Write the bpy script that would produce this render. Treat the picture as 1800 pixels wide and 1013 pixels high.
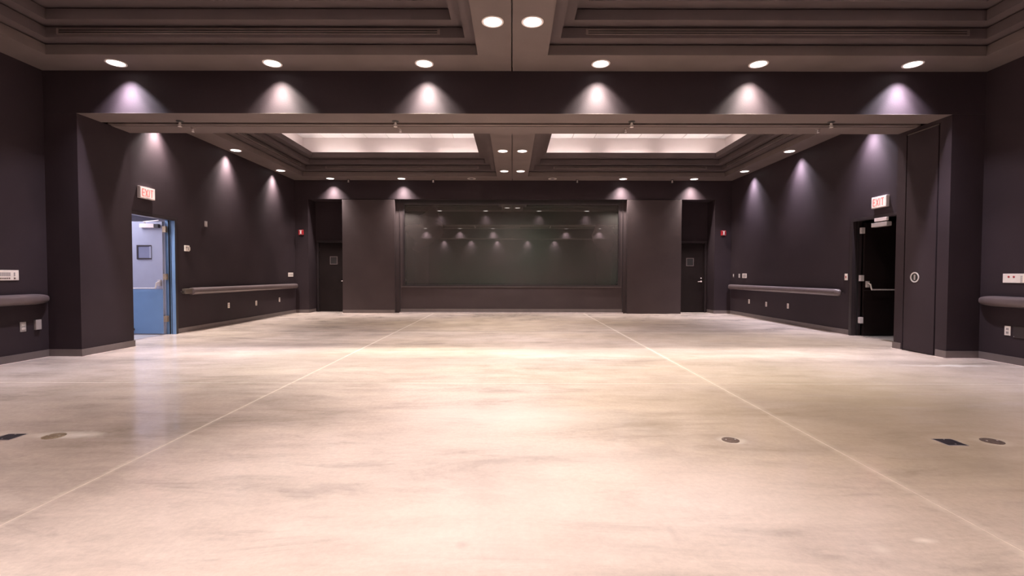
import bpy, bmesh, math, random
from mathutils import Vector, Matrix
random.seed(4)
for o in list(bpy.data.objects): bpy.data.objects.remove(o)
sc = bpy.context.scene
COL = sc.collection
R = math.radians

# ------------------------------------------------------------------ camera
EYE = Vector((0.0, 0.0, 1.15))
YAW, PITCH, ROLL = -0.0006, -0.0272, 0.0019
cy_, sy_, cp_, sp_ = math.cos(YAW), math.sin(YAW), math.cos(PITCH), math.sin(PITCH)
f_ = Vector((sy_*cp_, cy_*cp_, sp_)); r_ = Vector((cy_, -sy_, 0)); u_ = r_.cross(f_)
c_, s_ = math.cos(ROLL), math.sin(ROLL)
rr, uu = c_*r_ + s_*u_, -s_*r_ + c_*u_
cam = bpy.data.cameras.new('camera'); cam.lens = 17.0; cam.sensor_width = 36.0; cam.clip_end = 200
co = bpy.data.objects.new('camera', cam); COL.objects.link(co)
co.matrix_world = Matrix(((rr.x, uu.x, -f_.x, EYE.x), (rr.y, uu.y, -f_.y, EYE.y), (rr.z, uu.z, -f_.z, EYE.z), (0, 0, 0, 1)))
sc.camera = co

# ------------------------------------------------------------------ world, exposure
w = bpy.data.worlds.new('world'); sc.world = w; w.use_nodes = True
w.node_tree.nodes['Background'].inputs[0].default_value = (0.8, 0.8, 0.9, 1)
w.node_tree.nodes['Background'].inputs[1].default_value = 0.3
vs = sc.view_settings
vs.view_transform = 'Standard'; vs.look = 'None'; vs.gamma = 1.0; vs.use_curve_mapping = False
vs.exposure = 0.08

P_WASH = 130.0
P_BEAM = 520.0       # their narrow inner beam        # wall washing downlights (W)
P_DOWN = 170.0       # centre beam downlights (W)
TUBE = 28.0           # cove fluorescent tubes (emission)
WARM = (1.0, 0.90, 0.855)
CREAM = (1.0, 0.93, 0.83)
COOL = (0.90, 0.86, 1.0)

# ------------------------------------------------------------------ dimensions (metres)
XL, XR = -6.457, 6.497
Y1, Y2 = 6.713, 7.644           # partition header
PL, PR = -6.0, 6.045            # opening
ZH, ZC = 3.364, 3.945
YF = 14.406                     # front plane of far wall
BAY = 6.77
YN = Y1 - BAY - 0.36            # face of the header behind the camera (-0.42)
YN2 = YN - 0.93
YR = YN2 - 6.9                  # rear wall
RISE, RUN = 0.143, 0.15
ZT = 5.02                       # tile ceiling inside the coffers
SEAM = -0.01

# ------------------------------------------------------------------ materials
def new_mat(name):
    m = bpy.data.materials.new(name); m.use_nodes = True
    return m, m.node_tree, m.node_tree.nodes['Principled BSDF']

def plain(name, col, rough=0.5, metal=0.0, spec=0.5, emit=None, es=0.0, var=0.12, scale=6.0, bump=0.0, bscale=120.0, coat=0.0):
    m, nt, b = new_mat(name)
    b.inputs['Roughness'].default_value = rough; b.inputs['Metallic'].default_value = metal
    b.inputs['Specular IOR Level'].default_value = spec
    b.inputs['Coat Weight'].default_value = coat
    g = nt.nodes.new('ShaderNodeNewGeometry')
    n = nt.nodes.new('ShaderNodeTexNoise'); n.inputs['Scale'].default_value = scale; n.inputs['Detail'].default_value = 6
    nt.links.new(g.outputs['Position'], n.inputs['Vector'])
    cr = nt.nodes.new('ShaderNodeValToRGB')
    cr.color_ramp.elements[0].position = 0.3; cr.color_ramp.elements[1].position = 0.7
    cr.color_ramp.elements[0].color = (*[c*(1-var) for c in col], 1)
    cr.color_ramp.elements[1].color = (*[min(1, c*(1+var)) for c in col], 1)
    nt.links.new(n.outputs['Fac'], cr.inputs['Fac']); nt.links.new(cr.outputs['Color'], b.inputs['Base Color'])
    if bump:
        n2 = nt.nodes.new('ShaderNodeTexNoise'); n2.inputs['Scale'].default_value = bscale; n2.inputs['Detail'].default_value = 3
        nt.links.new(g.outputs['Position'], n2.inputs['Vector'])
        bp = nt.nodes.new('ShaderNodeBump'); bp.inputs['Strength'].default_value = bump; bp.inputs['Distance'].default_value = 0.004
        nt.links.new(n2.outputs['Fac'], bp.inputs['Height']); nt.links.new(bp.outputs['Normal'], b.inputs['Normal'])
    if emit:
        b.inputs['Emission Color'].default_value = (*emit, 1); b.inputs['Emission Strength'].default_value = es
    return m

M = {}
M['wall'] = plain('black_wall_paint', (0.033, 0.0228, 0.0268), 0.62, spec=0.15, var=0.12, scale=1.3, bump=0.25, bscale=70)
M['pilaster'] = plain('dark_brown_pilaster_paint', (0.054, 0.038, 0.039), 0.6, spec=0.25, var=0.10, scale=1.5, bump=0.2, bscale=70)
M['ceiling'] = plain('dark_taupe_ceiling_paint', (0.086, 0.065, 0.066), 0.7, spec=0.2, var=0.08, scale=2.0, bump=0.15, bscale=80)
M['soffit'] = plain('taupe_beam_paint', (0.128, 0.099, 0.094), 0.7, spec=0.2, var=0.08, scale=2.0, bump=0.15, bscale=80)
M['cove'] = plain('pale_cove_paint', (0.62, 0.55, 0.54), 0.8, spec=0.2, var=0.04, scale=1.5)
M['tile'] = plain('white_acoustic_tile', (0.80, 0.78, 0.78), 0.9, spec=0.1, var=0.05, scale=60, bump=0.4, bscale=200)
M['grid'] = plain('ceiling_grid_metal', (0.45, 0.42, 0.42), 0.5, var=0.03)
M['base'] = plain('vinyl_cove_base', (0.14, 0.112, 0.108), 0.42, spec=0.45, var=0.1, scale=5)
M['seal'] = plain('pale_floor_edge', (0.70, 0.58, 0.52), 0.6, var=0.15, scale=12)
M['rail'] = plain('matte_black_vinyl_rail', (0.12, 0.09, 0.09), 0.36, spec=0.5, var=0.08, scale=8)
M['railcap'] = plain('grey_rail_bracket', (0.16, 0.13, 0.11), 0.4, metal=0.4)
M['black'] = plain('black_door_paint', (0.014, 0.009, 0.009), 0.5, spec=0.15, var=0.15, scale=3)
M['frame'] = plain('black_metal_frame', (0.030, 0.022, 0.024), 0.35, spec=0.5, var=0.1, scale=5)
M['bluelow'] = plain('deep_blue_door_tint', (0.145, 0.25, 0.43), 0.38, spec=0.4, var=0.05, scale=3)
M['blue'] = plain('blue_door_paint', (0.32, 0.33, 0.43), 0.38, spec=0.4, var=0.05, scale=3)
M['bluedark'] = plain('dark_blue_grey_paint', (0.17, 0.18, 0.28), 0.4, var=0.05)  # darker blue-grey of the window pane and kick line
M['chrome'] = plain('brushed_chrome', (0.78, 0.73, 0.71), 0.32, metal=0.45, var=0.08, scale=30)
M['hinge'] = plain('satin_hinge_metal', (0.72, 0.66, 0.66), 0.42, metal=0.2, var=0.1, scale=40)
M['alum'] = plain('light_painted_metal', (0.70, 0.60, 0.60), 0.45, metal=0.1, var=0.05)
M['white'] = plain('ivory_plastic', (0.78, 0.70, 0.64), 0.4, var=0.04)
M['grey'] = plain('grey_plastic', (0.36, 0.31, 0.30), 0.45, var=0.06)
M['dark'] = plain('dark_recess', (0.012, 0.009, 0.009), 0.6, var=0.1)
M['socket'] = plain('brown_socket_slots', (0.12, 0.07, 0.05), 0.5)
M['steel'] = plain('stainless_plate', (0.55, 0.50, 0.49), 0.38, metal=0.7, var=0.06, scale=25)
M['red'] = plain('red_alarm_plastic', (0.42, 0.02, 0.03), 0.35, var=0.06)
M['signwhite'] = plain('white_sign_face', (0.82, 0.74, 0.72), 0.4, emit=(1, 0.80, 0.76), es=0.30, var=0.03)
M['signred'] = plain('lit_red_letters', (0.75, 0.05, 0.05), 0.4, emit=(1, 0.06, 0.05), es=2.2, var=0.03)
M['strobe'] = plain('clear_strobe_lens', (0.8, 0.72, 0.72), 0.15, var=0.03)
M['lens'] = plain('lit_downlight_lens', (0.9, 0.85, 0.82), 0.4, emit=(1.0, 0.93, 0.90), es=5.0, var=0.02)
M['reflector'] = plain('unlit_reflector', (0.30, 0.27, 0.26), 0.3, metal=0.6)
M['ring'] = plain('white_downlight_trim', (0.75, 0.68, 0.66), 0.4, var=0.03)
M['tube'] = plain('fluorescent_tube', (0.9, 0.9, 0.9), 0.4, emit=(1.0, 0.87, 0.82), es=TUBE, var=0.01)
M['brass'] = plain('worn_brass_cover', (0.34, 0.25, 0.17), 0.45, metal=0.5, var=0.3, scale=60, bump=0.5, bscale=120)
M['brassdark'] = plain('tarnished_cover', (0.16, 0.11, 0.09), 0.5, metal=0.4, var=0.35, scale=60, bump=0.5, bscale=120)
M['plate'] = plain('dark_slate_floor_plate', (0.055, 0.045, 0.055), 0.35, metal=0.3, var=0.15, scale=30)
M['track'] = plain('bronze_track', (0.16, 0.12, 0.11), 0.4, metal=0.3)
M['corridor'] = plain('pale_corridor_paint', (0.62, 0.60, 0.70), 0.7, var=0.04, scale=1)
M['corridorfloor'] = plain('corridor_floor', (0.50, 0.47, 0.48), 0.4, var=0.1, scale=2)
M['metalstrip'] = plain('aluminium_threshold', (0.62, 0.55, 0.56), 0.35, metal=0.5, var=0.1, scale=10)
M['joint'] = plain('pale_joint_filler', (0.66, 0.55, 0.475), 0.55, var=0.15, scale=15)
M['pink'] = plain('lamp_socket_pink', (0.6, 0.3, 0.3), 0.5)

def screen_mat():
    m, nt, b = new_mat('grey_green_projection_glass')
    g = nt.nodes.new('ShaderNodeNewGeometry')
    n = nt.nodes.new('ShaderNodeTexNoise'); n.inputs['Scale'].default_value = 0.55; n.inputs['Detail'].default_value = 3
    nt.links.new(g.outputs['Position'], n.inputs['Vector'])
    cr = nt.nodes.new('ShaderNodeValToRGB')
    cr.color_ramp.elements[0].position = 0.35; cr.color_ramp.elements[1].position = 0.65
    cr.color_ramp.elements[0].color = (0.046, 0.052, 0.044, 1); cr.color_ramp.elements[1].color = (0.062, 0.052, 0.050, 1)
    nt.links.new(n.outputs['Fac'], cr.inputs['Fac']); nt.links.new(cr.outputs['Color'], b.inputs['Base Color'])
    b.inputs['Roughness'].default_value = 0.45
    b.inputs['Specular IOR Level'].default_value = 0.0
    b.inputs['Coat Weight'].default_value = 1.0; b.inputs['Coat Roughness'].default_value = 0.012; b.inputs['Coat IOR'].default_value = 2.2
    return m
M['screen'] = screen_mat()

# joints in the slab: x of the two long ones, y of the cross ones
JX = (-2.338, 2.135)
JY = (YR, -3.86, 0.62, 5.10, 9.585, 14.07)

def floor_mat():
    m, nt, b = new_mat('polished_concrete')
    N, L = nt.nodes, nt.links
    g = N.new('ShaderNodeNewGeometry'); pos = g.outputs['Position']
    def noise(scale, detail=5, rough=0.55, sx=1, sy=1, dist=0.0, off=(0, 0, 0)):
        mp = N.new('ShaderNodeMapping'); mp.inputs['Scale'].default_value = (sx, sy, 1); mp.inputs['Location'].default_value = off
        L.new(pos, mp.inputs['Vector'])
        n = N.new('ShaderNodeTexNoise'); n.inputs['Scale'].default_value = scale; n.inputs['Detail'].default_value = detail
        n.inputs['Roughness'].default_value = rough; n.inputs['Distortion'].default_value = dist
        L.new(mp.outputs[0], n.inputs['Vector']); return n.outputs['Fac']
    def ramp(fac, stops):
        r = N.new('ShaderNodeValToRGB'); els = r.color_ramp.elements
        while len(els) < len(stops): els.new(0.5)
        for e, (p, c) in zip(els, stops):
            e.position = p; e.color = (*c, 1) if isinstance(c, tuple) else (c, c, c, 1)
        L.new(fac, r.inputs['Fac']); return r.outputs['Color']
    def mix(a, c, fac, mode='MIX'):
        x = N.new('ShaderNodeMix'); x.data_type = 'RGBA'; x.blend_type = mode
        for s, v in ((0, fac), (6, a), (7, c)):
            if isinstance(v, (int, float)): x.inputs[s].default_value = v
            elif isinstance(v, tuple): x.inputs[s].default_value = (*v, 1)
            else: L.new(v, x.inputs[s])
        return x.outputs[2]
    def math_(op, a, c=0.0, clamp=False):
        x = N.new('ShaderNodeMath'); x.operation = op; x.use_clamp = clamp
        for s, v in ((0, a), (1, c)):
            if isinstance(v, (int, float)): x.inputs[s].default_value = v
            else: L.new(v, x.inputs[s])
        return x.outputs[0]
    sep = N.new('ShaderNodeSeparateXYZ'); L.new(pos, sep.inputs[0])
    big = noise(0.42, 4, 0.5, 1, 1, 0.2)
    col = ramp(big, [(0.30, (0.53, 0.425, 0.365)), (0.46, (0.645, 0.525, 0.465)), (0.62, (0.72, 0.60, 0.54))])
    # greener, tan zones
    tan = ramp(noise(0.23, 3, 0.5, off=(7, 3, 0)), [(0.47, 0.0), (0.62, 1.0)])
    col = mix(col, (0.64, 0.52, 0.385), math_('MULTIPLY', tan, 0.45))
    # cloudy mottling
    mot = ramp(noise(1.6, 8, 0.62, 1, 1.3, 0.3), [(0.28, 0.80), (0.5, 1.0), (0.72, 1.09)])
    col = mix(col, mot, 0.8, 'MULTIPLY')
    blot = ramp(noise(0.9, 9, 0.68, 0.6, 2.0, 0.5, (3, 9, 0)), [(0.30, 0.52), (0.43, 0.84), (0.54, 1.0)])
    streak = ramp(noise(2.6, 8, 0.7, 0.45, 1.9, 0.6, (8, 1, 0)), [(0.30, 0.62), (0.42, 0.93), (0.55, 1.02)])
    col = mix(col, streak, 0.7, 'MULTIPLY')
    col = mix(col, blot, 0.75, 'MULTIPLY')
    fine = ramp(noise(30, 6, 0.75), [(0.3, 0.84), (0.7, 1.08)])
    col = mix(col, fine, 0.8, 'MULTIPLY')
    pale = ramp(noise(1.3, 5, 0.5, 1, 1.8, 0.2, (11, 2, 0)), [(0.52, 0.0), (0.85, 1.0)])
    col = mix(col, (0.74, 0.64, 0.58), math_('MULTIPLY', pale, 0.4))
    # pale abraded band beside the long joints, wider and rougher beside the right one
    for axis, jx, wid, st in (('X', JX[0], 0.030, 0.40), ('X', JX[1], 0.055, 0.55), ('Y', 9.585, 0.080, 0.40), ('Y', 5.10, 0.030, 0.22), ('Y', 14.07, 0.06, 0.3)):
        wob = math_('MULTIPLY', math_('SUBTRACT', noise(4.5, 6, 0.7), 0.5), 0.075)
        d = math_('ABSOLUTE', math_('ADD', math_('SUBTRACT', sep.outputs[axis], jx), wob))
        k = math_('SUBTRACT', 1.0, math_('DIVIDE', d, wid), True)
        k = math_('MULTIPLY', k, ramp(noise(9, 5, 0.7), [(0.35, 0.35), (0.6, 1.0)]))
        col = mix(col, (0.88, 0.77, 0.67), math_('MULTIPLY', k, st))
    # stains and tones, plus painted lamp pools and header shade: (x, y, rx, ry, colour, strength, hard)
    spots = [(-3.55, 3.40, 0.30, 0.10, (0.80, 0.70, 0.63), 0.6), (-3.15, 3.43, 0.30, 0.10, (0.95, 0.86, 0.80), 0.9),
             (1.52, 3.34, 0.26, 0.22, (0.36, 0.30, 0.28), 0.55), (1.53, 3.34, 0.11, 0.10, (0.92, 0.82, 0.76), 0.9),
             (3.33, 3.33, 0.13, 0.12, (0.90, 0.78, 0.68), 0.9), (3.02, 3.31, 0.15, 0.12, (0.84, 0.72, 0.60), 0.8),
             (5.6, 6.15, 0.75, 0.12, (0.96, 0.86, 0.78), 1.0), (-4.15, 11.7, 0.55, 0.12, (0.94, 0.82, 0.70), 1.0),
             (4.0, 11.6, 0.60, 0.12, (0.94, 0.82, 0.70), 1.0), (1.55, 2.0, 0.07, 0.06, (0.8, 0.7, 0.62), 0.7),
             (1.79, 2.07, 0.07, 0.03, (0.92, 0.82, 0.74), 0.9), (0.72, 2.12, 0.03, 0.10, (0.34, 0.27, 0.25), 0.45),
             (-0.21, 2.03, 0.03, 0.04, (0.34, 0.27, 0.25), 0.5), (2.9, 2.85, 0.35, 0.20, (0.33, 0.27, 0.24), 0.45),
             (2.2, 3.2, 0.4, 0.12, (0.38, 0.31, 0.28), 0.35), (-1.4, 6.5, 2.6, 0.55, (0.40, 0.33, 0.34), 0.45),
             (1.2, 7.3, 1.9, 0.5, (0.36, 0.29, 0.27), 0.45), (-3.8, 7.6, 1.6, 0.5, (0.37, 0.31, 0.33), 0.5),  # with the patch before: shade under the header painted as darker floor
             (0.0, 3.9, 0.9, 0.35, (0.86, 0.78, 0.72), 0.6), (0.0, 2.4, 1.6, 1.1, (0.76, 0.66, 0.60), 0.35),  # pools of lamplight on the middle of the floor, painted pale
             (3.6, 4.3, 2.6, 2.6, (0.60, 0.475, 0.335), 0.7), (4.6, 8.6, 2.0, 1.6, (0.60, 0.48, 0.34), 0.6), (-2.5, 11.6, 3.2, 1.5, (0.62, 0.49, 0.35), 0.6), (2.5, 11.8, 3.2, 1.5, (0.62, 0.49, 0.35), 0.6)]
    nz = noise(3.5, 7, 0.62, 1, 1.6, 0.2, (5, 5, 0))
    soft = noise(1.8, 6, 0.6, 0.7, 1.8, 0.3, (2, 6, 0))
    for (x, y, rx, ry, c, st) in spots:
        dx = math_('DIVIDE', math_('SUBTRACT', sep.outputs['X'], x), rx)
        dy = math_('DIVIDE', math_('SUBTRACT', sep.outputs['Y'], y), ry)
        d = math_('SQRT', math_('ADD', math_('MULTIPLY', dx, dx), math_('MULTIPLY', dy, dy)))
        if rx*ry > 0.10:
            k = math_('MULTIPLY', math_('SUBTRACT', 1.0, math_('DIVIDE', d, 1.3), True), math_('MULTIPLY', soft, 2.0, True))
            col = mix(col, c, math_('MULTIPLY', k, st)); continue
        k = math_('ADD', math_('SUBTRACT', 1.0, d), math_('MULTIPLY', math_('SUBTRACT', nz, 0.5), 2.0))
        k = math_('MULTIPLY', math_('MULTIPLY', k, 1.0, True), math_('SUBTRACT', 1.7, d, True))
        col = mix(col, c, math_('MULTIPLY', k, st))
    L.new(col, b.inputs['Base Color'])
    rg = ramp(noise(1.6, 6, 0.6, 1, 1, 0.4, (1, 8, 0)), [(0.3, 0.10), (0.7, 0.22)])
    L.new(rg, b.inputs['Roughness'])
    b.inputs['Specular IOR Level'].default_value = 0.55
    bp = N.new('ShaderNodeBump'); bp.inputs['Strength'].default_value = 0.06; bp.inputs['Distance'].default_value = 0.01
    L.new(noise(14, 5, 0.6), bp.inputs['Height']); L.new(bp.outputs['Normal'], b.inputs['Normal'])
    return m
M['floor'] = floor_mat()

# ------------------------------------------------------------------ mesh helpers
class MB:
    def __init__(s): s.b = bmesh.new()
    def box(s, x0, x1, y0, y1, z0, z1, bev=0.0):
        v = [s.b.verts.new(p) for p in ((x0,y0,z0),(x1,y0,z0),(x1,y1,z0),(x0,y1,z0),(x0,y0,z1),(x1,y0,z1),(x1,y1,z1),(x0,y1,z1))]
        fs = [s.b.faces.new([v[i] for i in q]) for q in ((0,3,2,1),(4,5,6,7),(0,1,5,4),(1,2,6,5),(2,3,7,6),(3,0,4,7))]
        if bev:
            es = list({e for f in fs for e in f.edges})
            bmesh.ops.bevel(s.b, geom=es, offset=bev, segments=2, profile=0.5, affect='EDGES')
        return s
    def lathe(s, prof, axis='z', c=(0, 0, 0), n=28, cap=True):
        rings = []
        for r, h in prof:
            ring = []
            for i in range(n):
                a = 2*math.pi*i/n; p, q = r*math.cos(a), r*math.sin(a)
                P = {'z': (p, q, h), 'y': (p, h, q), 'x': (h, p, q)}[axis]
                ring.append(s.b.verts.new((P[0]+c[0], P[1]+c[1], P[2]+c[2])))
            rings.append(ring)
        for a, b_ in zip(rings, rings[1:]):
            for i in range(n):
                s.b.faces.new((a[i], a[(i+1) % n], b_[(i+1) % n], b_[i]))
        if cap:
            s.b.faces.new(rings[0][::-1]); s.b.faces.new(rings[-1])
        return s
    def loft(s, sections):
        rs = [[s.b.verts.new(p) for p in sec] for sec in sections]
        n = len(rs[0])
        for a, b_ in zip(rs, rs[1:]):
            for i in range(n): s.b.faces.new((a[i], a[(i+1) % n], b_[(i+1) % n], b_[i]))
        s.b.faces.new(rs[0][::-1]); s.b.faces.new(rs[-1]); return s
    def tube(s, pts, r, n=12):
        secs = []
        for i, p in enumerate(pts):
            p = Vector(p); d = (Vector(pts[min(i+1, len(pts)-1)]) - Vector(pts[max(i-1, 0)])).normalized()
            a = d.orthogonal().normalized() if i == 0 else (a - d*a.dot(d)).normalized()
            b_ = d.cross(a)
            secs.append([p + r*(math.cos(t)*a + math.sin(t)*b_) for t in [2*math.pi*k/n for k in range(n)]])
        return s.loft(secs)
    def done(s, name, mat, parent=None, smooth=False):
        bmesh.ops.recalc_face_normals(s.b, faces=s.b.faces)
        me = bpy.data.meshes.new(name); s.b.to_mesh(me); s.b.free(); me.materials.append(mat)
        if smooth:
            for p in me.polygons: p.use_smooth = True
            me.set_sharp_from_angle(angle=R(40))
        o = bpy.data.objects.new(name, me); COL.objects.link(o)
        if parent: o.parent = parent
        return o
def box(name, mat, parent, *a, bev=0.0): return MB().box(*a, bev=bev).done(name, mat, parent)
def empty(name, loc=(0, 0, 0), rz=0.0, kind=None, parent=None):
    o = bpy.data.objects.new(name, None); COL.objects.link(o); o.location = loc; o.rotation_euler = (0, 0, rz)
    o.empty_display_size = 0.1
    if kind: o['kind'] = kind
    if parent: o.parent = parent
    return o
def tag(o, label, cat, group=None):
    o['label'] = label; o['category'] = cat
    if group: o['group'] = group
    return o
def dup(o, loc=None, rz=None, label=None, group=None):
    def cp(x, par):
        c = x.copy(); COL.objects.link(c); c.parent = par
        for ch in list(x.children): cp(ch, c)
        return c
    r = cp(o, o.parent)
    if loc is not None: r.location = loc
    if rz is not None: r.rotation_euler = (0, 0, rz)
    if label: r['label'] = label
    if group: r['group'] = group
    return r
LEFT, RIGHT, BACK = R(90), R(-90), 0.0      # local -y faces the room

# ------------------------------------------------------------------ floor: slabs between the joints
floor = empty('floor', kind='structure')
xs = [XL - 0.2, JX[0], JX[1], XR + 0.2]
ys = list(JY) + [15.3]
ys[0] = YR - 0.1
GX, GY = 0.004, 0.006
for i in range(3):
    for j in range(len(ys)-1):
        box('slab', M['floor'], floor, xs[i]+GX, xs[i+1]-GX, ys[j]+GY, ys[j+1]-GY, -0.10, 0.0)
for x in JX: box('joint_filler', M['joint'], floor, x-GX, x+GX, ys[0], 15.0, -0.09, -0.0006)
for y in ys[1:-1]: box('joint_filler', M['joint'], floor, XL-0.1, XR+0.1, y-GY, y+GY, -0.09, -0.0008)

# ------------------------------------------------------------------ side walls
DZ, DA, DB = 2.215, 8.15, 9.285        # side door rough opening (outer frame)
for side, xi, xo in (('left', XL, XL-0.16), ('right', XR, XR+0.16)):
    a, b2 = min(xi, xo), max(xi, xo)
    m = MB().box(a, b2, YR-0.1, DA, 0, 5.2).box(a, b2, DB, 15.3, 0, 5.2).box(a, b2, DA, DB, DZ, 5.2)
    o = m.done('wall_'+side, M['wall']); o['kind'] = 'structure'
o = box('wall_rear', M['wall'], None, XL, XR, YR-0.2, YR, 0, 5.2); o['kind'] = 'structure'

# ------------------------------------------------------------------ partition header + piers (in view) and the one behind
def partition(name, ya, yb, detail):
    root = empty(name, (0, ya, 0), kind='structure'); d = yb - ya
    box('pier', M['wall'], root, XL, PL, 0, d, 0, ZH)
    if detail:
        m = MB().box(PR, XR, 0, 0.185, 0, ZH).box(PR, XR, 0.765, d, 0, ZH).box(PR+0.30, XR, 0.185, 0.765, 0, ZH).box(PR, PR+0.3, 0.185, 0.765, 3.31, ZH)
        m.done('pier', M['wall'], root)
    else:
        box('pier', M['wall'], root, PR, XR, 0, d, 0, ZH)
    # header: faces, hollow around the partition track
    m = MB().box(XL, XR, 0, 0.40, ZH+0.004, 5.1).box(XL, XR, 0.575, d, ZH+0.004, 5.1).box(XL, XR, 0.40, 0.575, ZH+0.16, 5.1)
    m.done('header', M['wall'], root)
    # soffit skins carry the lighter paint
    box('soffit_board', M['soffit'], root, PL, PR, 0.0, 0.40, ZH, ZH+0.004)
    box('soffit_board', M['soffit'], root, PL, PR, 0.575, d, ZH, ZH+0.004)
    t = MB().box(PL+0.02, PR-0.02, 0.492, 0.560, ZH+0.002, ZH+0.10)
    t.done('partition_track', M['track'], root)
    t = MB().box(PL+0.02, PR-0.02, 0.402, 0.490, ZH+0.12, ZH+0.155)
    t.done('track_channel', M['dark'], root)
    return root
wp = partition('wall_middle', Y1, Y2, True)
partition('wall_behind', YN2, YN, False)

# pocket door that hides the stacked partition, in the right-hand pier
pk = empty('pocket_door', (PR, Y1+0.475, 0), RIGHT)
tag(pk, 'flush dark pocket door with round metal pull in the side of the pier beside the black exit door', 'door')
box('door_leaf', M['wall'], pk, -0.268, 0.270, -0.004, 0.035, 0.012, 3.285, bev=0.002)
MB().lathe([(0.078, -0.004), (0.078, -0.011), (0.066, -0.013), (0.060, -0.010), (0.060, -0.004)], 'y', (-0.075, 0, 1.125)).done('pull_ring', M['chrome'], pk, True)
MB().lathe([(0.059, -0.0045), (0.059, -0.0065)], 'y', (-0.075, 0, 1.125)).done('pull_recess', M['dark'], pk)
MB().box(-0.090, -0.060, -0.010, -0.0065, 1.085, 1.165, bev=0.001).done('pull_grip', M['steel'], pk)
MB().box(-0.272, 0.274, -0.006, 0.002, 3.287, 3.303).done('top_guide', M['track'], pk)

# ------------------------------------------------------------------ back wall with recesses
wb = empty('wall_back', (0, YF, 0), kind='structure')
YD = 0.545                                     # depth of the door recesses
m = MB().box(XL, -6.068, 0, YD, 0, 3.39).box(6.012, XR, 0, YD, 0, 3.39)
m.box(XL, XR, 0, 0.9, 3.39, 5.1)
m.done('header', M['wall'], wb)
# recess backs around the two doors
for s, a, b2, da, db in ((-1, -6.068, -5.045, -6.04, -5.0), (1, 5.008, 6.012, 4.97, 5.985)):
    MB().box(a-0.01, b2+0.12, YD, YD+0.2, 2.20, 3.39).box(a-0.01, da, YD, YD+0.2, 0, 2.20).box(db, b2+0.12, YD, YD+0.2, 0, 2.20).done('recess_panel', M['wall'], wb)
    box('recess_backing', M['dark'], wb, a-0.02, b2+0.02, YD+0.2, YD+0.24, 0, 3.39)
box('pilaster', M['pilaster'], wb, -5.045, -3.497, -0.03, YD, 0, 3.372, bev=0.004)
box('pilaster', M['pilaster'], wb, 3.405, 5.008, -0.045, YD, 0, 3.372, bev=0.004)
# wall that holds the screen
SY = 0.125
SX0, SX1, SZ0, SZ1 = -3.232, 3.178, 0.845, 3.262
MB().box(-3.497, 3.405, SY, SY+0.3, 0, SZ0-0.02).box(-3.497, SX0-0.02, SY, SY+0.3, SZ0-0.02, 3.39).box(SX1+0.02, 3.405, SY, SY+0.3, SZ0-0.02, 3.39).box(SX0-0.02, SX1+0.02, SY, SY+0.3, SZ1+0.02, 3.39).done('screen_wall', M['pilaster'], wb)
for x in (-3.385, 3.30):
    box('corner_trim', M['frame'], wb, x, x+0.018, SY-0.02, SY, 0.0, 3.385)
box('threshold_strip', M['metalstrip'], wb, -3.385, 3.32, SY-0.055, SY-0.008, 0.0, 0.028)
MB().box(-3.497, 3.405, SY-0.002, SY+0.001, 3.30, 3.385).done('top_reveal', M['dark'], wb)

scr = empty('projection_screen', (0, YF+SY, 0))
tag(scr, 'wide grey-green glossy screen set in the far wall between the two pilasters', 'screen')
box('glass', M['screen'], scr, SX0, SX1, 0.030, 0.045, SZ0, SZ1)
fm = MB().box(SX0-0.05, SX0+0.004, -0.014, 0.028, SZ0-0.05, SZ1+0.05).box(SX1-0.004, SX1+0.05, -0.014, 0.028, SZ0-0.05, SZ1+0.05)
fm.box(SX0+0.004, SX1-0.004, -0.014, 0.028, SZ0-0.05, SZ0+0.004).box(SX0+0.004, SX1-0.004, -0.014, 0.028, SZ1-0.004, SZ1+0.05)
fm.done('frame', M['frame'], scr)
box('sill', M['base'], scr, SX0-0.10, SX1+0.10, -0.026, 0.0, SZ0-0.066, SZ0-0.052, bev=0.002)
box('glass_clip', M['frame'], scr, SX1-0.05, SX1-0.02, 0.018, 0.032, SZ0+0.03, SZ0+0.10)

# far doors
def far_door(name, x0, x1, lever_x, win_c, facing):
    r = empty(name, (0, YF+YD, 0), kind='structure')
    f = MB().box(x0-0.055, x0, -0.03, 0.12, 0, 2.135).box(x1, x1+0.055, -0.03, 0.12, 0, 2.135).box(x0-0.055, x1+0.055, -0.03, 0.12, 2.135, 2.20)
    f.done('frame', M['frame'], r)
    lf = box('door_leaf', M['black'], r, x0+0.004, x1-0.004, 0.01, 0.055, 0.012, 2.13)
    wx, wz = win_c
    MB().box(wx-0.115, wx+0.115, 0.0, 0.012, wz-0.125, wz-0.105).box(wx-0.115, wx+0.115, 0.0, 0.012, wz+0.105, wz+0.125).box(wx-0.115, wx-0.095, 0.0, 0.012, wz-0.105, wz+0.105).box(wx+0.095, wx+0.115, 0.0, 0.012, wz-0.105, wz+0.105).done('window_frame', M['rail'], lf)
    box('window_pane', M['dark'], lf, wx-0.096, wx+0.096, 0.004, 0.0098, wz-0.106, wz+0.106)
    MB().lathe([(0.026, 0.01), (0.026, -0.006), (0.012, -0.008), (0.011, -0.05)], 'y', (lever_x, 0, 0.955), 16).done('handle_rose', M['alum'], lf, True)
    d = -facing
    MB().tube([(lever_x, -0.045, 0.955), (lever_x+d*0.03, -0.048, 0.953), (lever_x+d*0.115, -0.046, 0.950)], 0.010).done('door_handle', M['alum'], lf, True)
    MB().lathe([(0.020, 0.01), (0.020, -0.010), (0.013, -0.014)], 'y', (lever_x, 0, 1.055), 16).done('lock_cylinder', M['chrome'], lf, True)
    hx = x0 if facing > 0 else x1
    for z in (0.28, 1.08, 1.92): box('hinge', M['frame'], lf, hx-0.012, hx+0.012, -0.033, 0.008, z-0.05, z+0.05)
    return r
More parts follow.
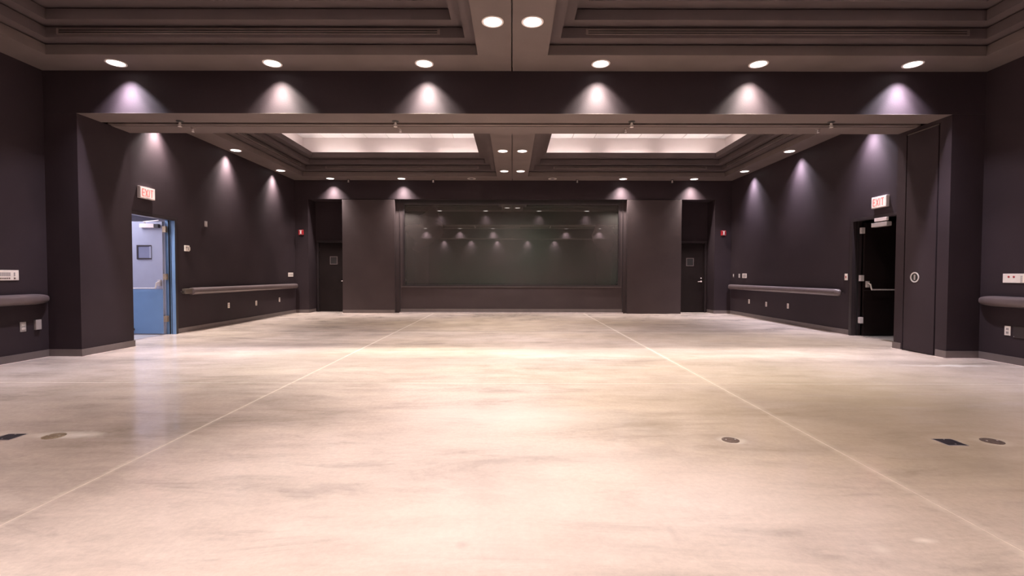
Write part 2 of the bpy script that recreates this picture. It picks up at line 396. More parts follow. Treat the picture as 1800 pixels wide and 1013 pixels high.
far_door('door_3', -5.975, -5.065, -5.155, (-5.52, 1.585), 1)
far_door('door_4', 5.03, 5.935, 5.835, (5.487, 1.555), 1)

# ------------------------------------------------------------------ side exit doors, both standing open into the corridors
def side_door(name, s, paint, framep):
    r = empty(name, (0, 0, 0), kind='structure')
    wx = XL if s < 0 else XR
    def bx(mb, u0, u1, y0, y1, z0, z1, bev=0.0):
        a, b2 = wx+s*u0, wx+s*u1
        return mb.box(min(a, b2), max(a, b2), y0, y1, z0, z1, bev)
    outer = M['frame']
    m_ = MB(); bx(m_, -0.014, 0.0, DA-0.045, DA+0.04, 0, DZ+0.01); bx(m_, -0.014, 0.0, DB-0.03, DB+0.022, 0, DZ+0.01); bx(m_, -0.014, 0.0, DA+0.04, DB-0.03, DZ-0.045, DZ+0.01)
    bx(m_, 0.0, 0.16, DA, DB, DZ-0.035, DZ)
    m_.done('frame', outer, r)
    m_ = MB(); bx(m_, -0.012, 0.05, DB-0.045, DB-0.028, 0, DZ-0.045); bx(m_, 0.05, 0.10, DB-0.030, DB-0.01, 0, DZ-0.035); bx(m_, 0.10, 0.165, DB-0.045, DB-0.01, 0, DZ-0.035)
    bx(m_, 0.0, 0.16, DA, DA+0.035, 0, DZ-0.035)
    m_.done('jamb', framep, r)
    m_ = MB(); bx(m_, 0.05, 0.058, DB-0.048, DB-0.030, 0, DZ-0.04); bx(m_, 0.092, 0.10, DB-0.055, DB-0.03, 0, DZ-0.04)
    m_.done('door_seal', M['dark'], r)
    u0, y0, y1 = 0.168, 9.168, 9.213
    lf = bx(MB(), u0, u0+0.99, y0, y1, 0.015, 2.145, 0.002).done('door_leaf', paint, r)
    def sub(n, mt, *a, bev=0.0): return bx(MB(), *a, bev).done(n, mt, lf)
    X = lambda u: wx+s*u
    if s < 0:
        wc = u0+0.345
        for q in ((wc-0.135, wc+0.135, 1.43, 1.455), (wc-0.135, wc+0.135, 1.675, 1.70), (wc-0.135, wc-0.110, 1.455, 1.675), (wc+0.110, wc+0.135, 1.455, 1.675)):
            sub('window_frame', M['frame'] if q[0] != wc-0.135 or q[1] != wc-0.110 else M['blue'], q[0], q[1], y0-0.016, y0-0.001, q[2], q[3])
        sub('window_pane', M['bluedark'], wc-0.110, wc+0.110, y0-0.005, y0-0.001, 1.455, 1.675)
        sub('door_closer', M['alum'], 0.285, 0.555, y0-0.062, y0-0.001, 2.025, 2.098, bev=0.004)
        sub('closer_end', M['frame'], 0.205, 0.283, y0-0.058, y0-0.001, 2.025, 2.092)
        MB().tube([(X(0.45), y0-0.035, 2.10), (X(0.47), y0-0.06, 2.135), (X(0.10), y0-0.16, 2.15)], 0.009).done('closer_arm', M['alum'], lf, True)
    else:
        # closer hangs on the head of the frame
        m_ = MB(); bx(m_, -0.058, -0.016, 8.36, 8.64, 2.105, 2.165, 0.004); m_.done('closer_shoe', M['alum'], r)
        m_ = MB(); bx(m_, -0.065, 0.02, 8.34, 8.70, 2.010, 2.082, 0.004); m_.done('door_closer', M['grey'], r)
        sub('latch_plate', M['alum'], u0+0.885, u0+0.905, y0-0.012, y0-0.001, 2.02, 2.08)
    # exit device: case, two arms and the cross bar
    zb = 0.885
    sub('exit_device_case', M['chrome'] if s > 0 else M['steel'], u0+0.025, u0+0.085, y0-0.035, y0-0.001, zb+0.04, zb+0.16, bev=0.004)
    MB().tube([(X(u0+0.055), y0-0.03, zb+0.12), (X(u0+0.065), y0-0.085, zb+0.10), (X(u0+0.085), y0-0.075, zb+0.03), (X(u0+0.10), y0-0.075, zb)], 0.013).done('exit_device_arm', M['chrome'], lf, True)
    MB().tube([(X(u0+0.09), y0-0.075, zb), (X(u0+0.92), y0-0.075, zb)], 0.0125 if s > 0 else 0.009).done('cross_bar', M['hinge'], lf, True)
    MB().tube([(X(u0+0.91), y0-0.075, zb), (X(u0+0.92), y0-0.085, zb+0.09), (X(u0+0.92), y0-0.001, zb+0.11)], 0.013).done('exit_device_arm', M['chrome'], lf, True)
    for z in (2.0, 1.10, 0.30):
        h = bx(MB(), 0.098, 0.160, y0-0.012, y0+0.003+0.04, z-0.057, z+0.057).done('hinge', M['brass'] if s < 0 else M['hinge'], lf)
    if s < 0:
        MB().lathe([(0.03, -0.001), (0.03, -0.02), (0.018, -0.05), (0.022, -0.06)], 'y', (X(u0+0.58), y0, 0.10), 14).done('door_stop', M['frame'], lf, True)
    if s < 0: sub('lower_tint_skin', M['bluelow'], u0+0.004, u0+0.986, y0-0.0018, y0-0.0003, 0.02, 0.862)  # bluer skin; glare paling the upper leaf is put into the colours
    sub('kick_line', M['bluedark'] if s < 0 else M['frame'], u0+0.002, u0+0.988, y0-0.0022, y0-0.0003, 0.862, 0.872)
    return r
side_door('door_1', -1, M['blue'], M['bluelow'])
side_door('door_2', 1, M['black'], M['frame'])

# corridors behind the side doors
for side, s, wx, mt in (('left', -1, XL, M['corridor']), ('right', 1, XR, M['wall'])):
    a = wx+s*0.16; b2 = wx+s*2.1
    x0, x1 = min(a, b2), max(a, b2)
    m_ = MB().box(x0-(0.1 if s < 0 else 0), x1+(0.1 if s > 0 else 0), 7.0, 11.6, 2.75, 2.85)
    m_.box(b2-0.05, b2+0.05, 7.0, 11.6, 0, 2.75).box(x0, x1, 6.9, 7.0, 0, 2.75).box(x0, x1, 11.6, 11.7, 0, 2.75)
    o = m_.done('wall_corridor_'+side, mt); o['kind'] = 'structure'
    o = box('floor_corridor_'+side, M['corridorfloor'], None, x0+(0.0 if s > 0 else 0), x1-(0.04 if s < 0 else 0) if s < 0 else x1, 7.0, 11.6, -0.1, -0.001); o['kind'] = 'structure'
la = bpy.data.lights.new('corridor_lamp', 'AREA'); la.shape = 'RECTANGLE'; la.size = 1.2; la.size_y = 2.0; la.energy = 62; la.color = (0.94, 0.91, 1.0)
lo = bpy.data.objects.new('corridor_lamp', la); COL.objects.link(lo); lo.location = (-7.55, 8.3, 2.72)

# ------------------------------------------------------------------ baseboards
BH, BT = 0.10, 0.012
def bb(name, segs, strip=True):
    m_ = MB(); q = MB()
    for (x0, x1, y0, y1) in segs:
        m_.box(x0, x1, y0, y1, 0, BH)
        q.box(x0-0.016, x1+0.016, y0-0.016, y1+0.016, -0.02, 0.0035)
    o = m_.done(name, M['base']); o['kind'] = 'structure'
    if strip: q.done('sealant_strip', M['seal'], o)
bb('baseboard_left', [(XL, XL+BT, YR, YN2), (XL, XL+BT, YN, Y1), (XL, XL+BT, Y2, DA-0.05), (XL, XL+BT, DB+0.024, YF)])
bb('baseboard_right', [(XR-BT, XR, YR, YN2), (XR-BT, XR, YN, Y1), (XR-BT, XR, Y2, DA-0.05), (XR-BT, XR, DB+0.024, YF)])
bb('baseboard_middle', [(XL+BT, PL+BT, Y1-BT, Y1), (PL, PL+BT, Y1, Y2+BT), (XL+BT, PL, Y2, Y2+BT),
                        (PR-BT, XR-BT, Y1-BT, Y1), (PR-BT, PR, Y1, Y1+0.165), (PR-BT, PR, Y1+0.785, Y2+BT), (PR, XR-BT, Y2, Y2+BT)])
bb('baseboard_back', [(XL+BT, -6.068+BT, YF-BT, YF), (-6.068, -6.068+BT, YF, YF+YD-0.04), (6.012-BT, XR-BT, YF-BT, YF), (6.012-BT, 6.012, YF, YF+YD-0.04),
                      (-5.045, -3.497, YF-0.042, YF-0.030)])
o = box('baseboard_screen', M['base'], None, -3.36, 3.30, YF+SY-0.010, YF+SY, 0.03, 0.125); o['kind'] = 'structure'

# ------------------------------------------------------------------ ceiling with stepped coffers
ceil = empty('ceiling', (0, 0, 0), kind='structure')
CX = ((-5.947, -0.447), (0.445, 6.021))
def ring(mb, o, i, z0, z1):
    (ox0, ox1, oy0, oy1), (ix0, ix1, iy0, iy1) = o, i
    mb.box(ox0, ox1, oy0, iy0, z0, z1); mb.box(ox0, ox1, iy1, oy1, z0, z1)
    mb.box(ox0, ix0, iy0, iy1, z0, z1); mb.box(ix1, ox1, iy0, iy1, z0, z1)
def inset(r, d): return (r[0]+d, r[1]-d, r[2]+d, r[3]-d)
tile_me = {}
def bay(ya, yb, ca, cb, tiles):
    for k, (x0, x1) in enumerate(CX):
        hx0, hx1 = (XL, SEAM-0.007) if k == 0 else (SEAM+0.007, XR)
        rect = (x0, x1, ca, cb)
        m_ = MB(); ring(m_, (hx0, hx1, ya, yb), rect, ZC, ZC+RISE-0.018)
        m_.done('soffit', M['soffit'] if tiles != 'x' else M['ceiling'], ceil)
        # coffer shaft walls (pale) above the steps
        cf = MB(); ring(cf, inset(rect, -0.06), rect, ZC+3*RISE+0.02, ZT+0.06)
        cf = cf.done('coffer', M['cove'], ceil)
        for n in (1, 2):
            s_ = MB(); ring(s_, inset(rect, -0.05), inset(rect, RUN*n), ZC+RISE*n, ZC+RISE*(n+1)-0.018); s_.done('coffer_step', M['ceiling'], cf)
        # cove shelf and lip
        s_ = MB(); ring(s_, inset(rect, -0.05), inset(rect, RUN*3), ZC+RISE*3, ZC+RISE*3+0.02); s_.done('cove_shelf', M['ceiling'], cf)
        s_ = MB(); ring(s_, inset(rect, RUN*3-0.03), inset(rect, RUN*3), ZC+RISE*3+0.02, ZC+RISE*3+0.132); s_.done('cove_lip', M['ceiling'], cf)
        # tubes on the shelf, in separate lengths with small gaps
        zt = ZC+RISE*3+0.055
        tm = MB(); L = 1.22
        def run(a, b2, fix, ax):
            n = max(1, int((b2-a)//(L+0.10))); gap = (b2-a-n*L)/n
            for i in range(n):
                p = a+gap/2+i*(L+gap)
                if ax == 'x': tm.box(p, p+L, fix-0.014, fix+0.014, zt-0.014, zt+0.014)
                else: tm.box(fix-0.014, fix+0.014, p, p+L, zt-0.014, zt+0.014)
        ins = 0.22
        run(x0+ins+0.1, x1-ins-0.1, ca+ins, 'x'); run(x0+ins+0.1, x1-ins-0.1, cb-ins, 'x')
        run(ca+ins+0.1, cb-ins-0.1, x0+ins, 'y'); run(ca+ins+0.1, cb-ins-0.1, x1-ins, 'y')
        tm.done('light_tube', M['tube'], cf)
        # tile ceiling
        box('ceiling_grid', M['grid'], cf, x0, x1, ca, cb, ZT+0.012, ZT+0.03)
        nx, ny = 9, 9
        tw, th = (x1-x0)/nx, (cb-ca)/ny
        if tiles:
            key = (round(tw, 3), round(th, 3))
            for i in range(nx):
                for j in range(ny):
                    if key not in tile_me:
                        o = MB().box(-tw/2+0.009, tw/2-0.009, -th/2+0.009, th/2-0.009, 0, 0.02, bev=0.004).done('ceiling_tile', M['tile'], cf); tile_me[key] = o.data
                    else:
                        o = bpy.data.objects.new('ceiling_tile', tile_me[key]); COL.objects.link(o); o.parent = cf
                    o.location = (x0+tw*(i+0.5), ca+th*(j+0.5), ZT)
        else:
            t_ = MB()
            for i in range(nx):
                for j in range(ny):
                    cx, cy = x0+tw*(i+0.5), ca+th*(j+0.5)
                    t_.box(cx-tw/2+0.009, cx+tw/2-0.009, cy-th/2+0.009, cy+th/2-0.009, ZT, ZT+0.02)
            t_ = t_.done('tile_field', M['tile'], cf); t_['kind'] = 'stuff'
    box('seam_backing', M['dark'], ceil, SEAM-0.05, SEAM+0.05, ya, yb, ZC+0.05, ZC+0.1)
    box('roof_panel', M['dark'], ceil, XL-0.16, XR+0.16, ya, yb, 5.12, 5.2)
bay(Y2, YF, 8.13, 13.807, True)
bay(YN, Y1, YN+0.485, 6.228, False)
bay(YR, YN2, YR+0.485, YN2-0.485, False)

# ------------------------------------------------------------------ linear air diffusers on the second riser
def diffuser(loc, rz, L, label, group):
    d = empty('linear_diffuser', loc, rz)
    tag(d, label, 'air vent', group)
    m_ = MB().box(-L/2, L/2, -0.010, 0, -0.036, -0.022).box(-L/2, L/2, -0.010, 0, 0.022, 0.036).box(-L/2, L/2, -0.008, 0, -0.006, 0.006)
    m_.box(-L/2, -L/2+0.03, -0.010, 0, -0.022, 0.022).box(L/2-0.03, L/2, -0.010, 0, -0.022, 0.022)
    m_.done('frame', M['track'], d)
    box('slot', M['dark'], d, -L/2+0.03, L/2-0.03, -0.002, 0, -0.022, -0.006); box('slot', M['dark'], d, -L/2+0.03, L/2-0.03, -0.002, 0, 0.006, 0.022)
    return d
zd = ZC+RISE*1.5
G = 'slot air diffusers in the stepped coffers'
diffuser((-3.28, 6.228-RUN, zd), BACK, 4.75, 'long dark slot diffuser along the near coffer on the side of the blue door', G)
diffuser((3.28, 6.228-RUN, zd), BACK, 4.75, 'long dark slot diffuser along the near coffer on the side of the black exit door', G)
diffuser((CX[0][0]+RUN, 3.3, zd), LEFT, 4.3, 'slot diffuser at the near coffer side over the button panel', G)
diffuser((CX[1][1]-RUN, 3.3, zd), RIGHT, 4.3, 'slot diffuser at the near coffer side over the red-dotted panel', G)
diffuser((CX[0][0]+RUN, 10.97, zd), LEFT, 4.7, 'slot diffuser along the outer side of the far coffer above the blue door wall', G)
diffuser((CX[1][1]-RUN, 10.97, zd), RIGHT, 4.7, 'slot diffuser along the outer side of the far coffer above the black exit door wall', G)
diffuser((-3.1, 13.807-RUN, zd), BACK, 4.3, 'slot diffuser at the far end of the far coffer on the blue door side', G)
diffuser((3.3, 13.807-RUN, zd), BACK, 4.3, 'slot diffuser at the far end of the far coffer on the black exit door side', G)

# ------------------------------------------------------------------ downlights
def make_downlight(lit):
    d = empty('downlight')
    MB().lathe([(0.122, 0.0), (0.122, -0.006), (0.112, -0.010), (0.100, -0.006), (0.100, 0.0)], 'z', n=32, cap=False).done('trim_ring', M['ring'], d, True)
    MB().lathe([(0.101, 0.0), (0.101, -0.0045)], 'z', n=32).done('lens', M['lens'] if lit else M['reflector'], d)
    if not lit:
        MB().lathe([(0.055, -0.0045), (0.050, -0.010), (0.02, -0.012)], 'z', n=20).done('lamp', M['dark'], d, True)
    return d
proto = {}
LIGHTS = {}
def spot(loc, power, size, blend, color, tilt=(0, 0), rad=0.05):
    key = (power, size, blend, color, rad)
    if key not in LIGHTS:
        l = bpy.data.lights.new('downlight_lamp', 'SPOT'); l.energy = power; l.spot_size = R(size); l.spot_blend = blend; l.color = color; l.shadow_soft_size = rad
        LIGHTS[key] = l
    o = bpy.data.objects.new('downlight_lamp', LIGHTS[key]); COL.objects.link(o); o.location = loc
    o.rotation_euler = (tilt[0], tilt[1], 0)
def downlight(x, y, label, group, lit=True, wall=None, color=WARM, power=None, beam=True, cone=120):
    if lit not in proto:
        d = proto[lit] = make_downlight(lit); d.location = (x, y, ZC)
    else: d = dup(proto[lit], (x, y, ZC))
    tag(d, label, 'ceiling light', group)
    if lit:
        if wall:
            if beam: spot((x+wall[0]*0.09, y+wall[1]*0.09, ZC-0.025), (power*2.2 if power else P_BEAM), 72, 1.0, color, rad=0.035)
            spot((x+wall[0]*0.09, y+wall[1]*0.09, ZC-0.025), power or P_WASH, 98, 0.5, color, rad=0.04)
        else: spot((x, y, ZC-0.03), power or P_DOWN, cone, 0.9, color, rad=0.06)
    return d
ordn = ['first', 'second', 'third', 'fourth', 'fifth', 'sixth']
rowx = (-5.25, -3.18, -1.17, 1.165, 3.25, 5.29)
for i, x in enumerate(rowx):
    downlight(x, 6.475, f'large lit round downlight above the near header, {ordn[i]} of six from the left', 'downlights above the near header', wall=(0, 1), color=COOL if i in (0, 5) else CREAM)
for i, x in enumerate((-5.30, -3.23, -1.19, 1.165, 3.215, 5.28)):
    on = i not in (2, 3)
    downlight(x, 14.14, (f'small lit round downlight above the far wall, {ordn[i]} of six from the left' if on else f'unlit dark-centred downlight above the far screen, {"left" if i == 2 else "right"} one'), 'downlights above the far wall', lit=on, wall=(0, 1))
for x, sd in ((-0.222, 'left'), (0.217, 'right')):
    downlight(x, 5.415, f'largest round downlight on the near centre beam, {sd} of the seam', 'downlights on the centre beam', power=150)
    for y, nm in ((10.99, 'nearer'), (13.11, 'farther')):
        downlight(x, y, f'round downlight on the far centre beam, {nm} pair, {sd} of the seam', 'downlights on the centre beam', power=260)
    for y in (8.87, 3.86, 1.3, -2.9, -5.0, -7.1):
        downlight(x, y, 'round white downlight on the centre beam beyond the view', 'centre beam downlights beyond the view', power={8.87: 170, 3.86: 230}.get(y, 170), cone=75 if y == 3.86 else 120)
for x, sx, nm in ((-6.235, -1, 'blue door'), (6.235, 1, 'black door')):
    for y, q in ((10.97, 'nearer'), (13.08, 'farther')):
        downlight(x, y, f'lit downlight at the ceiling edge above the {nm} wall, {q} of two', 'downlights along the side walls', wall=(sx, 0), color=COOL if sx > 0 else WARM)
    for y in (3.3, 1.2): downlight(x, y, 'round white downlight beside a near side wall outside the view', 'near side wall downlights outside the view', wall=(sx, 0), color=COOL if sx > 0 else WARM)
    downlight(x, 8.78, 'round white downlight beside a side wall hidden behind the header', 'side wall downlights hidden by the header', wall=(sx, 0), color=COOL if sx > 0 else WARM)
for i, x in enumerate(rowx):
    downlight(x, Y2+0.26, 'round white downlight on the far side of the near header', 'downlights behind the near header', wall=(0, -1), power=100)
    if i != 3: downlight(x, YN+0.26, 'round white downlight above the header behind the viewer', 'downlights behind the viewer', wall=(0, -1), power=260)
    if i < 5: downlight(x, YR+0.26, 'round white downlight at the rear wall behind the viewer', 'downlights at the rear wall', wall=(0, -1), power=260)

# ------------------------------------------------------------------ sprinklers
def sprinkler(scale=1.0):
    d = empty('sprinkler_head')
    MB().lathe([(0.040*scale, 0.0), (0.040*scale, -0.003), (0.030*scale, -0.010*scale), (0.014*scale, -0.012*scale)], 'z', n=20).done('canopy', M['dark'], d, True)
    MB().lathe([(0.012*scale, -0.010*scale), (0.013*scale, -0.030*scale), (0.008*scale, -0.034*scale), (0.006*scale, -0.055*scale)], 'z', n=12).done('body', M['chrome'], d, True)
    m_ = MB()
    for a in (-1, 1): m_.tube([(a*0.011*scale, 0, -0.028*scale), (a*0.019*scale, 0, -0.042*scale), (a*0.004*scale, 0, -0.062*scale)], 0.0028*scale, 8)
    m_.done('frame_arm', M['chrome'], d, True)
    MB().lathe([(0.022*scale, -0.062*scale), (0.022*scale, -0.065*scale)], 'z', n=16).done('deflector', M['chrome'], d, True)
    return d
p = sprinkler(1.25); p.location = (-4.81, 7.05, ZH)
tag(p, 'chrome sprinkler under the near header soffit, first of four from the left', 'sprinkler', 'sprinklers under the near header')
for i, x in enumerate((-1.691, 1.718, 4.595)): dup(p, (x, 7.04, ZH), label=f'chrome sprinkler under the near header soffit, {ordn[i+1]} of four from the left')
q_ = sprinkler(0.85); q_.location = (-4.848, 7.395, ZH)
tag(q_, 'small brown sprinkler behind the partition track, first of four from the left', 'sprinkler', 'small sprinklers behind the track')
for ch in q_.children:
    me = ch.data.copy(); me.materials[0] = M['track'] if ch.name.startswith('canopy') else M['hinge']; ch.data = me
for i, x in enumerate((-1.698, 1.71, 4.621)): dup(q_, (x, 7.38, ZH), label=f'small brown sprinkler behind the partition track, {ordn[i+1]} of four from the left')
for i, x in enumerate((-4.82, -2.33, 1.90, 4.69)): dup(p, (x, 14.28, ZC), label=f'tiny chrome sprinkler above the far wall, {ordn[i]} of four from the left', group='sprinklers above the far wall')

# ------------------------------------------------------------------ exit signs
def exit_sign(loc, rz, label):
    d = empty('exit_sign', loc, rz); tag(d, label, 'exit sign', 'lit exit signs over the side doors')
    w_, h_ = 0.175, 0.10
    box('housing', M['alum'], d, -w_, w_, -0.052, 0, -h_, h_, bev=0.004)
    box('face', M['signwhite'], d, -w_+0.012, w_-0.012, -0.056, -0.0515, -h_+0.012, h_-0.012)
    L = MB(); t, hh = 0.013, 0.066
    def stroke(x0, z0, x1, z1):
        a, b2 = Vector((x0, 0, z0)), Vector((x1, 0, z1)); dd = (b2-a).normalized(); n = Vector((-dd.z, 0, dd.x))*t/2
        vs_ = [Vector((p_.x, yy, p_.z)) for yy in (-0.0585, -0.0558) for p_ in (a-n, b2-n, b2+n, a+n)]
        v = [L.b.verts.new(q) for q in vs_]
        for q in ((0,1,2,3), (7,6,5,4), (0,4,5,1), (1,5,6,2), (2,6,7,3), (3,7,4,0)): L.b.faces.new([v[i] for i in q])
    x = -0.135; W = 0.055
    stroke(x+t/2, -hh, x+t/2, hh)
    for z in (-hh+t/2, 0, hh-t/2): stroke(x+t, z, x+W, z)
    x += 0.075
    stroke(x, -hh, x+W+0.004, hh); stroke(x, hh, x+W+0.004, -hh)
    x += 0.082
    stroke(x+t/2, -hh, x+t/2, hh)
    x += 0.036
    stroke(x, hh-t/2, x+W+0.008, hh-t/2); stroke(x+(W+0.008)/2, -hh, x+(W+0.008)/2, hh-t)
    L.done('letters', M['signred'], d)
    return d
exit_sign((XL, 8.53, 2.57), LEFT, 'white exit sign with red letters over the blue door')
exit_sign((XR, 8.55, 2.445), RIGHT, 'white exit sign with red letters over the open black door')

# ------------------------------------------------------------------ fire alarm strobes
def strobe(loc, rz, label):
    d = empty('fire_alarm_strobe', loc, rz); tag(d, label, 'fire alarm', 'red fire alarm strobes by the far doors')
    box('housing', M['red'], d, -0.07, 0.07, -0.045, 0, -0.075, 0.075, bev=0.006)
    box('strobe_lens', M['strobe'], d, -0.020, 0.020, -0.068, -0.044, -0.045, 0.045, bev=0.006)
    for z in (-0.055, 0.055): box('lettering_band', M['strobe'], d, -0.04, 0.04, -0.050, -0.0445, z-0.006, z+0.006)
    return d
strobe((-6.27, YF, 2.40), BACK, 'red fire alarm strobe on the far stub wall next to the blue door wall')
strobe((6.26, YF, 2.40), BACK, 'red fire alarm strobe on the far stub wall next to the black exit door wall')

# ------------------------------------------------------------------ bumper rails
def rail(name, y0, y1, wx, s, label, nose0, nose1, bracket0=False):
    d = empty(name, (wx, y0, 0.81)); tag(d, label, 'handrail', 'padded wall rails')
    n = 16; H, D = 0.070, 0.095
    L = y1-y0
    def sec(y, k):
        pts = []
        for i in range(n+1):
            a = -math.pi/2+math.pi*i/n
            ca, sa = math.cos(a), math.sin(a)
            pts.append((-s*(0.020+D*k*abs(ca)**0.55), y, H*(0.25+0.75*k)*(abs(sa)**0.8)*(1 if sa >= 0 else -1)))
        pts += [(-s*0.020, y, H*(0.25+0.75*k)*0.98), (-s*0.020, y, -H*(0.25+0.75*k)*0.98)]
        return pts[:n+1]+[pts[n+1], pts[n+2]]
    secs = []
    N = 8
    for i in range(N+1):
        t = i/N; secs.append(sec(nose0*(1-math.cos(t*math.pi/2)) if nose0 else 0.0001*i, math.sin(t*math.pi/2)*0.96+0.04 if nose0 else 1))
    for i in range(N+1):
        t = 1-i/N; secs.append(sec(L-nose1*(1-math.cos(t*math.pi/2)) if nose1 else L-0.0001*(N-i), math.sin(t*math.pi/2)*0.96+0.04 if nose1 else 1))
    MB().loft(secs).done('rail_body', M['rail'], d, True)
    k = max(2, int(L//1.2))
    for i in range(k):
        yy = 0.25+(L-0.5)*i/(k-1)
        a, b2 = sorted((0.0, -s*0.024)); box('bracket', M['railcap'], d, a, b2, yy-0.03, yy+0.03, -0.035, 0.035)
    if bracket0:
        a, b2 = sorted((0.0, -s*0.075)); box('end_bracket', M['railcap'], d, a, b2, -0.20, 0.0, -0.045, 0.055, bev=0.008)
        a, b2 = sorted((-s*0.02, -s*0.035)); box('end_pin', M['frame'], d, a, b2, -0.29, -0.195, -0.01, 0.01)
    return d
rail('wall_rail', 9.64, 14.36, XL, -1, 'long black padded rail on the wall past the blue door', 0, 0.06, True)
rail('wall_rail', 9.52, 14.36, XR, 1, 'long black padded rail on the wall past the black exit door', 0.10, 0.06)
rail('wall_rail', YN+0.3, 6.695, XL, -1, 'black padded rail under the button panel in the near corner', 0.25, 0.25)
rail('wall_rail', YN+0.3, 6.695, XR, 1, 'black padded rail under the red-dotted panel in the near corner', 0.25, 0.25)
box('end_pin', M['frame'], [o for o in bpy.data.objects if o.name == 'wall_rail.001'][0], -0.035, -0.02, -0.10, 0.01, -0.01, 0.01)

# ------------------------------------------------------------------ outlets and wall plates
def outlet(loc, rz, label, group, big=1.0, plate='white'):
    d = empty('power_outlet', loc, rz); tag(d, label, 'power outlet', group)
    box('cover_plate', M[plate], d, -0.038*big, 0.038*big, -0.007, 0, -0.062*big, 0.062*big, bev=0.002)
    for z in (-0.024, 0.024):
        s_ = box('socket', M['white'] if plate != 'white' else M['grey'], d, -0.017*big, 0.017*big, -0.010, -0.0065, (z-0.015)*big, (z+0.015)*big, bev=0.002)
        for x in (-0.006, 0.006): box('slot', M['socket'], s_, x*big-0.0014, x*big+0.0014, -0.0108, -0.0098, (z-0.005)*big, (z+0.007)*big)
    return d
gl, gr = 'outlets under the rail past the blue door', 'outlets under the rail past the black exit door'
for (y, z), t in zip(((10.99, 0.443), (12.17, 0.426), (13.39, 0.45)), ('nearest to', 'second from', 'farthest from')):
    outlet((XL, y, z), LEFT, f'small white outlet low on the wall, {t} the blue door', gl, 0.95)
for (y, z), t in zip(((11.38, 0.429), (12.354, 0.411), (13.25, 0.434)), ('nearest to', 'second from', 'farthest from')):
    outlet((XR, y, z), RIGHT, f'small white outlet low on the wall, {t} the black exit door', gr, 0.95)
outlet((XL, 6.358, 0.452), LEFT, 'steel duplex outlet plate low under the near rail by the grey box', 'near corner outlets', 1.05, 'steel')
outlet((XR, 6.325, 0.43), RIGHT, 'white outlet plate low in the near corner by the red-dotted panel', 'near corner outlets', 1.0, 'white')
d = empty('junction_box', (XL, 6.545, 0.462), LEFT); tag(d, 'grey raised junction box beside the steel outlet in the near corner', 'junction box')
box('box_body', M['steel'], d, -0.040, 0.040, -0.030, 0, -0.068, 0.068, bev=0.003); box('cover', M['grey'], d, -0.036, 0.036, -0.0335, -0.0295, -0.062, 0.062, bev=0.001)
d = empty('blank_plate', (XR, 6.15, 0.425), RIGHT); tag(d, 'black blank wall plate beside the white outlet in the near corner', 'wall plate')
box('cover_plate', M['frame'], d, -0.105, 0.105, -0.008, 0, -0.075, 0.075, bev=0.002)
for x in (-0.09, 0.09): MB().lathe([(0.004, -0.0085), (0.003, -0.0098)], 'y', (x, 0, -0.06), 10).done('screw', M['chrome'], d)

# button panel (near, blue-door side)
d = empty('button_panel', (XL, 6.10, 1.133), LEFT); tag(d, 'wide ivory control panel with rows of small buttons above the near rail', 'control panel')
box('panel_plate', M['white'], d, -0.215, 0.215, -0.012, 0, -0.066, 0.066, bev=0.003)
box('label_window', M['grey'], d, -0.19, 0.110, -0.0135, -0.0118, -0.012, 0.036)
for i in range(14): box('divider', M['white'], d, -0.186+i*0.0225, -0.183+i*0.0225, -0.0145, -0.0133, -0.012, 0.036)
for i in range(13): box('button', M['socket'], d, -0.182+i*0.0225, -0.170+i*0.0225, -0.017, -0.0118, -0.050, -0.030, bev=0.001)
box('button', M['socket'], d, 0.150, 0.168, -0.017, -0.0118, -0.050, -0.030, bev=0.001)
box('slider', M['grey'], d, 0.150, 0.166, -0.016, -0.0118, -0.014, 0.036, bev=0.001)
# red-dotted panel (near, black-door side)
d = empty('status_panel', (XR, 6.175, 1.118), RIGHT); tag(d, 'white wall panel with two red indicators and small dark buttons above the near rail', 'control panel')
box('panel_plate', M['white'], d, -0.225, 0.225, -0.012, 0, -0.060, 0.060, bev=0.003)
for x in (-0.148, -0.082):
    MB().lathe([(0.013, -0.0118), (0.013, -0.016), (0.009, -0.019)], 'y', (x, 0, 0.018), 14).done('red_indicator', M['red'], d, True)
for i in range(4):
    for j in range(5):
        box('button', M['grey'], d, 0.0+i*0.052, 0.024+i*0.052, -0.0150, -0.0118, 0.020-j*0.018, 0.030-j*0.018)
# thermostats and switches
d = empty('thermostat', (XL, 9.60, 1.66), LEFT); tag(d, 'ivory thermostat with a stepped cover on the wall past the blue door', 'thermostat')
box('base_plate', M['white'], d, -0.075, 0.055, -0.022, 0, -0.055, 0.060, bev=0.003); box('side_cover', M['white'], d, 0.050, 0.085, -0.016, 0, -0.035, 0.030, bev=0.002)
box('display', M['grey'], d, -0.055, -0.005, -0.0245, -0.0215, 0.005, 0.035); box('button', M['grey'], d, 0.010, 0.035, -0.025, -0.0215, -0.03, 0.03)
d = empty('motion_sensor', (XL, 10.20, 2.207), LEFT); tag(d, 'small grey vertical sensor plate high on the wall past the blue door', 'sensor')
box('cover_plate', M['grey'], d, -0.036, 0.036, -0.02, 0, -0.058, 0.058, bev=0.003); box('sensor_lens', M['steel'], d, -0.015, 0.015, -0.024, -0.019, -0.03, 0.03, bev=0.002)
d = empty('switch_plate', (XL, 14.08, 1.144), LEFT); tag(d, 'wide ivory switch plate on the wall beside the far stub wall, above the rail end', 'light switch')
box('cover_plate', M['white'], d, -0.15, 0.15, -0.010, 0, -0.058, 0.058, bev=0.002)
for x in (-0.09, -0.03, 0.03, 0.09): box('switch', M['grey'], d, x-0.014, x+0.014, -0.014, -0.0095, -0.03, 0.03)
d = empty('switch_plate', (XR, 13.53, 1.136), RIGHT); tag(d, 'wide ivory switch plate above the far end of the rail past the black exit door', 'light switch')
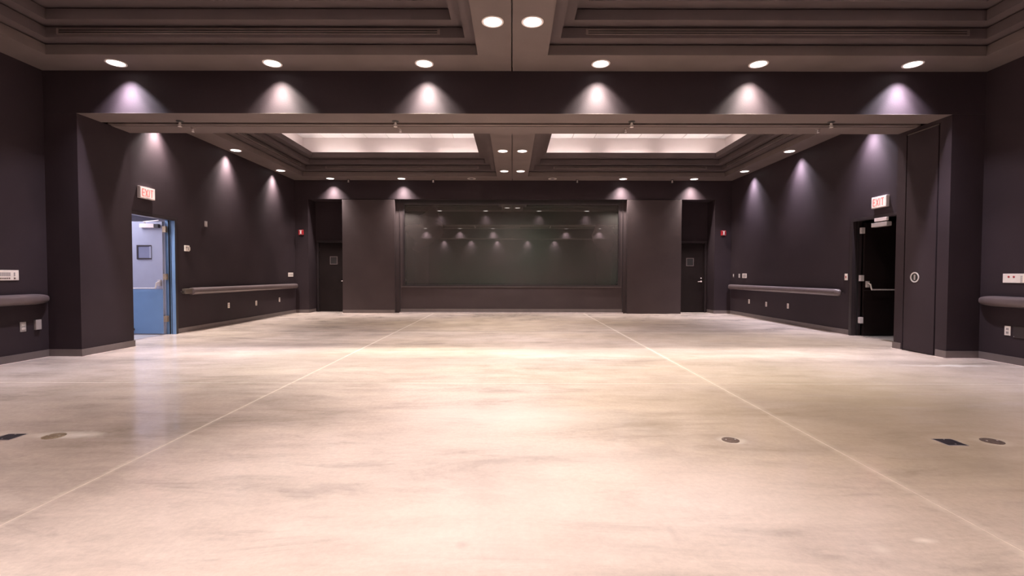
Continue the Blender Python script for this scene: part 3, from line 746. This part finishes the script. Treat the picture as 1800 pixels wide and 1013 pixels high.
box('cover_plate', M['white'], d, -0.12, 0.12, -0.010, 0, -0.062, 0.062, bev=0.002)
box('display', M['grey'], d, -0.085, 0.10, -0.0125, -0.0095, -0.045, 0.045)
d = empty('switch_plate', (XR, 13.84, 1.135), RIGHT); tag(d, 'narrow double switch plate next to the wide ivory one past the black exit door', 'light switch')
box('cover_plate', M['grey'], d, -0.045, 0.045, -0.008, 0, -0.058, 0.058, bev=0.002)
for z in (-0.026, 0.026): box('switch', M['white'], d, -0.016, 0.016, -0.014, -0.0075, z-0.016, z+0.016)
d = empty('key_switch', (XR, 14.20, 1.135), RIGHT); tag(d, 'tiny pale key switch nearest the far corner past the black exit door', 'light switch')
box('cover_plate', M['rail'], d, -0.038, 0.038, -0.006, 0, -0.058, 0.058, bev=0.002); box('switch', M['white'], d, -0.010, 0.010, -0.012, -0.0055, -0.02, 0.045)
d = empty('push_switch', (XR, 9.41, 1.121), RIGHT); tag(d, 'white plate with a red button beside the frame of the black exit door', 'light switch')
box('cover_plate', M['white'], d, -0.038, 0.038, -0.010, 0, -0.062, 0.062, bev=0.002); box('button', M['red'], d, -0.014, 0.014, -0.014, -0.0095, -0.016, 0.016, bev=0.002)

# ------------------------------------------------------------------ floor plates
def round_cover(x, y, r, mt, label):
    d = empty('floor_cover', (x, y, 0)); tag(d, label, 'floor cover')
    MB().lathe([(r, 0.0), (r, 0.002), (r-0.006, 0.004)], 'z', n=32).done('rim', mt, d, True)
    MB().lathe([(r-0.012, 0.003), (r-0.014, 0.0055)], 'z', n=32).done('cap', mt, d, True)
    m_ = MB()
    for a in (-1, 1): m_.lathe([(0.006, 0.005), (0.006, 0.0066)], 'z', (a*r*0.55, 0, 0), 10)
    m_.done('screw', M['chrome'], d)
round_cover(-3.248, 3.397, 0.068, M['brass'], 'round tan brass floor cover beside the dark square plate')
round_cover(1.524, 3.343, 0.058, M['brassdark'], 'round brown floor cover alone near the centre of the floor')
round_cover(3.335, 3.331, 0.066, M['brassdark'], 'round brown floor cover near the slate floor plate')
for x, y, rz, l in ((-3.545, 3.375, 0.0, 'dark scuffed floor plate beside the round tan brass cover'), (3.02, 3.308, 0.0, 'slate-coloured rectangular floor plate beside a round brown cover')):
    d = empty('floor_plate', (x, y, 0), rz); tag(d, l, 'floor plate')
    box('cover_plate', M['plate'], d, -0.062, 0.062, -0.060, 0.060, 0, 0.004, bev=0.001)
    box('edge_frame', M['metalstrip'], d, -0.070, 0.070, -0.068, 0.068, 0, 0.0018)
    for a in (-0.045, 0.045): MB().lathe([(0.005, 0.0038), (0.005, 0.0052)], 'z', (0, a, 0), 10).done('screw', M['chrome'], d)
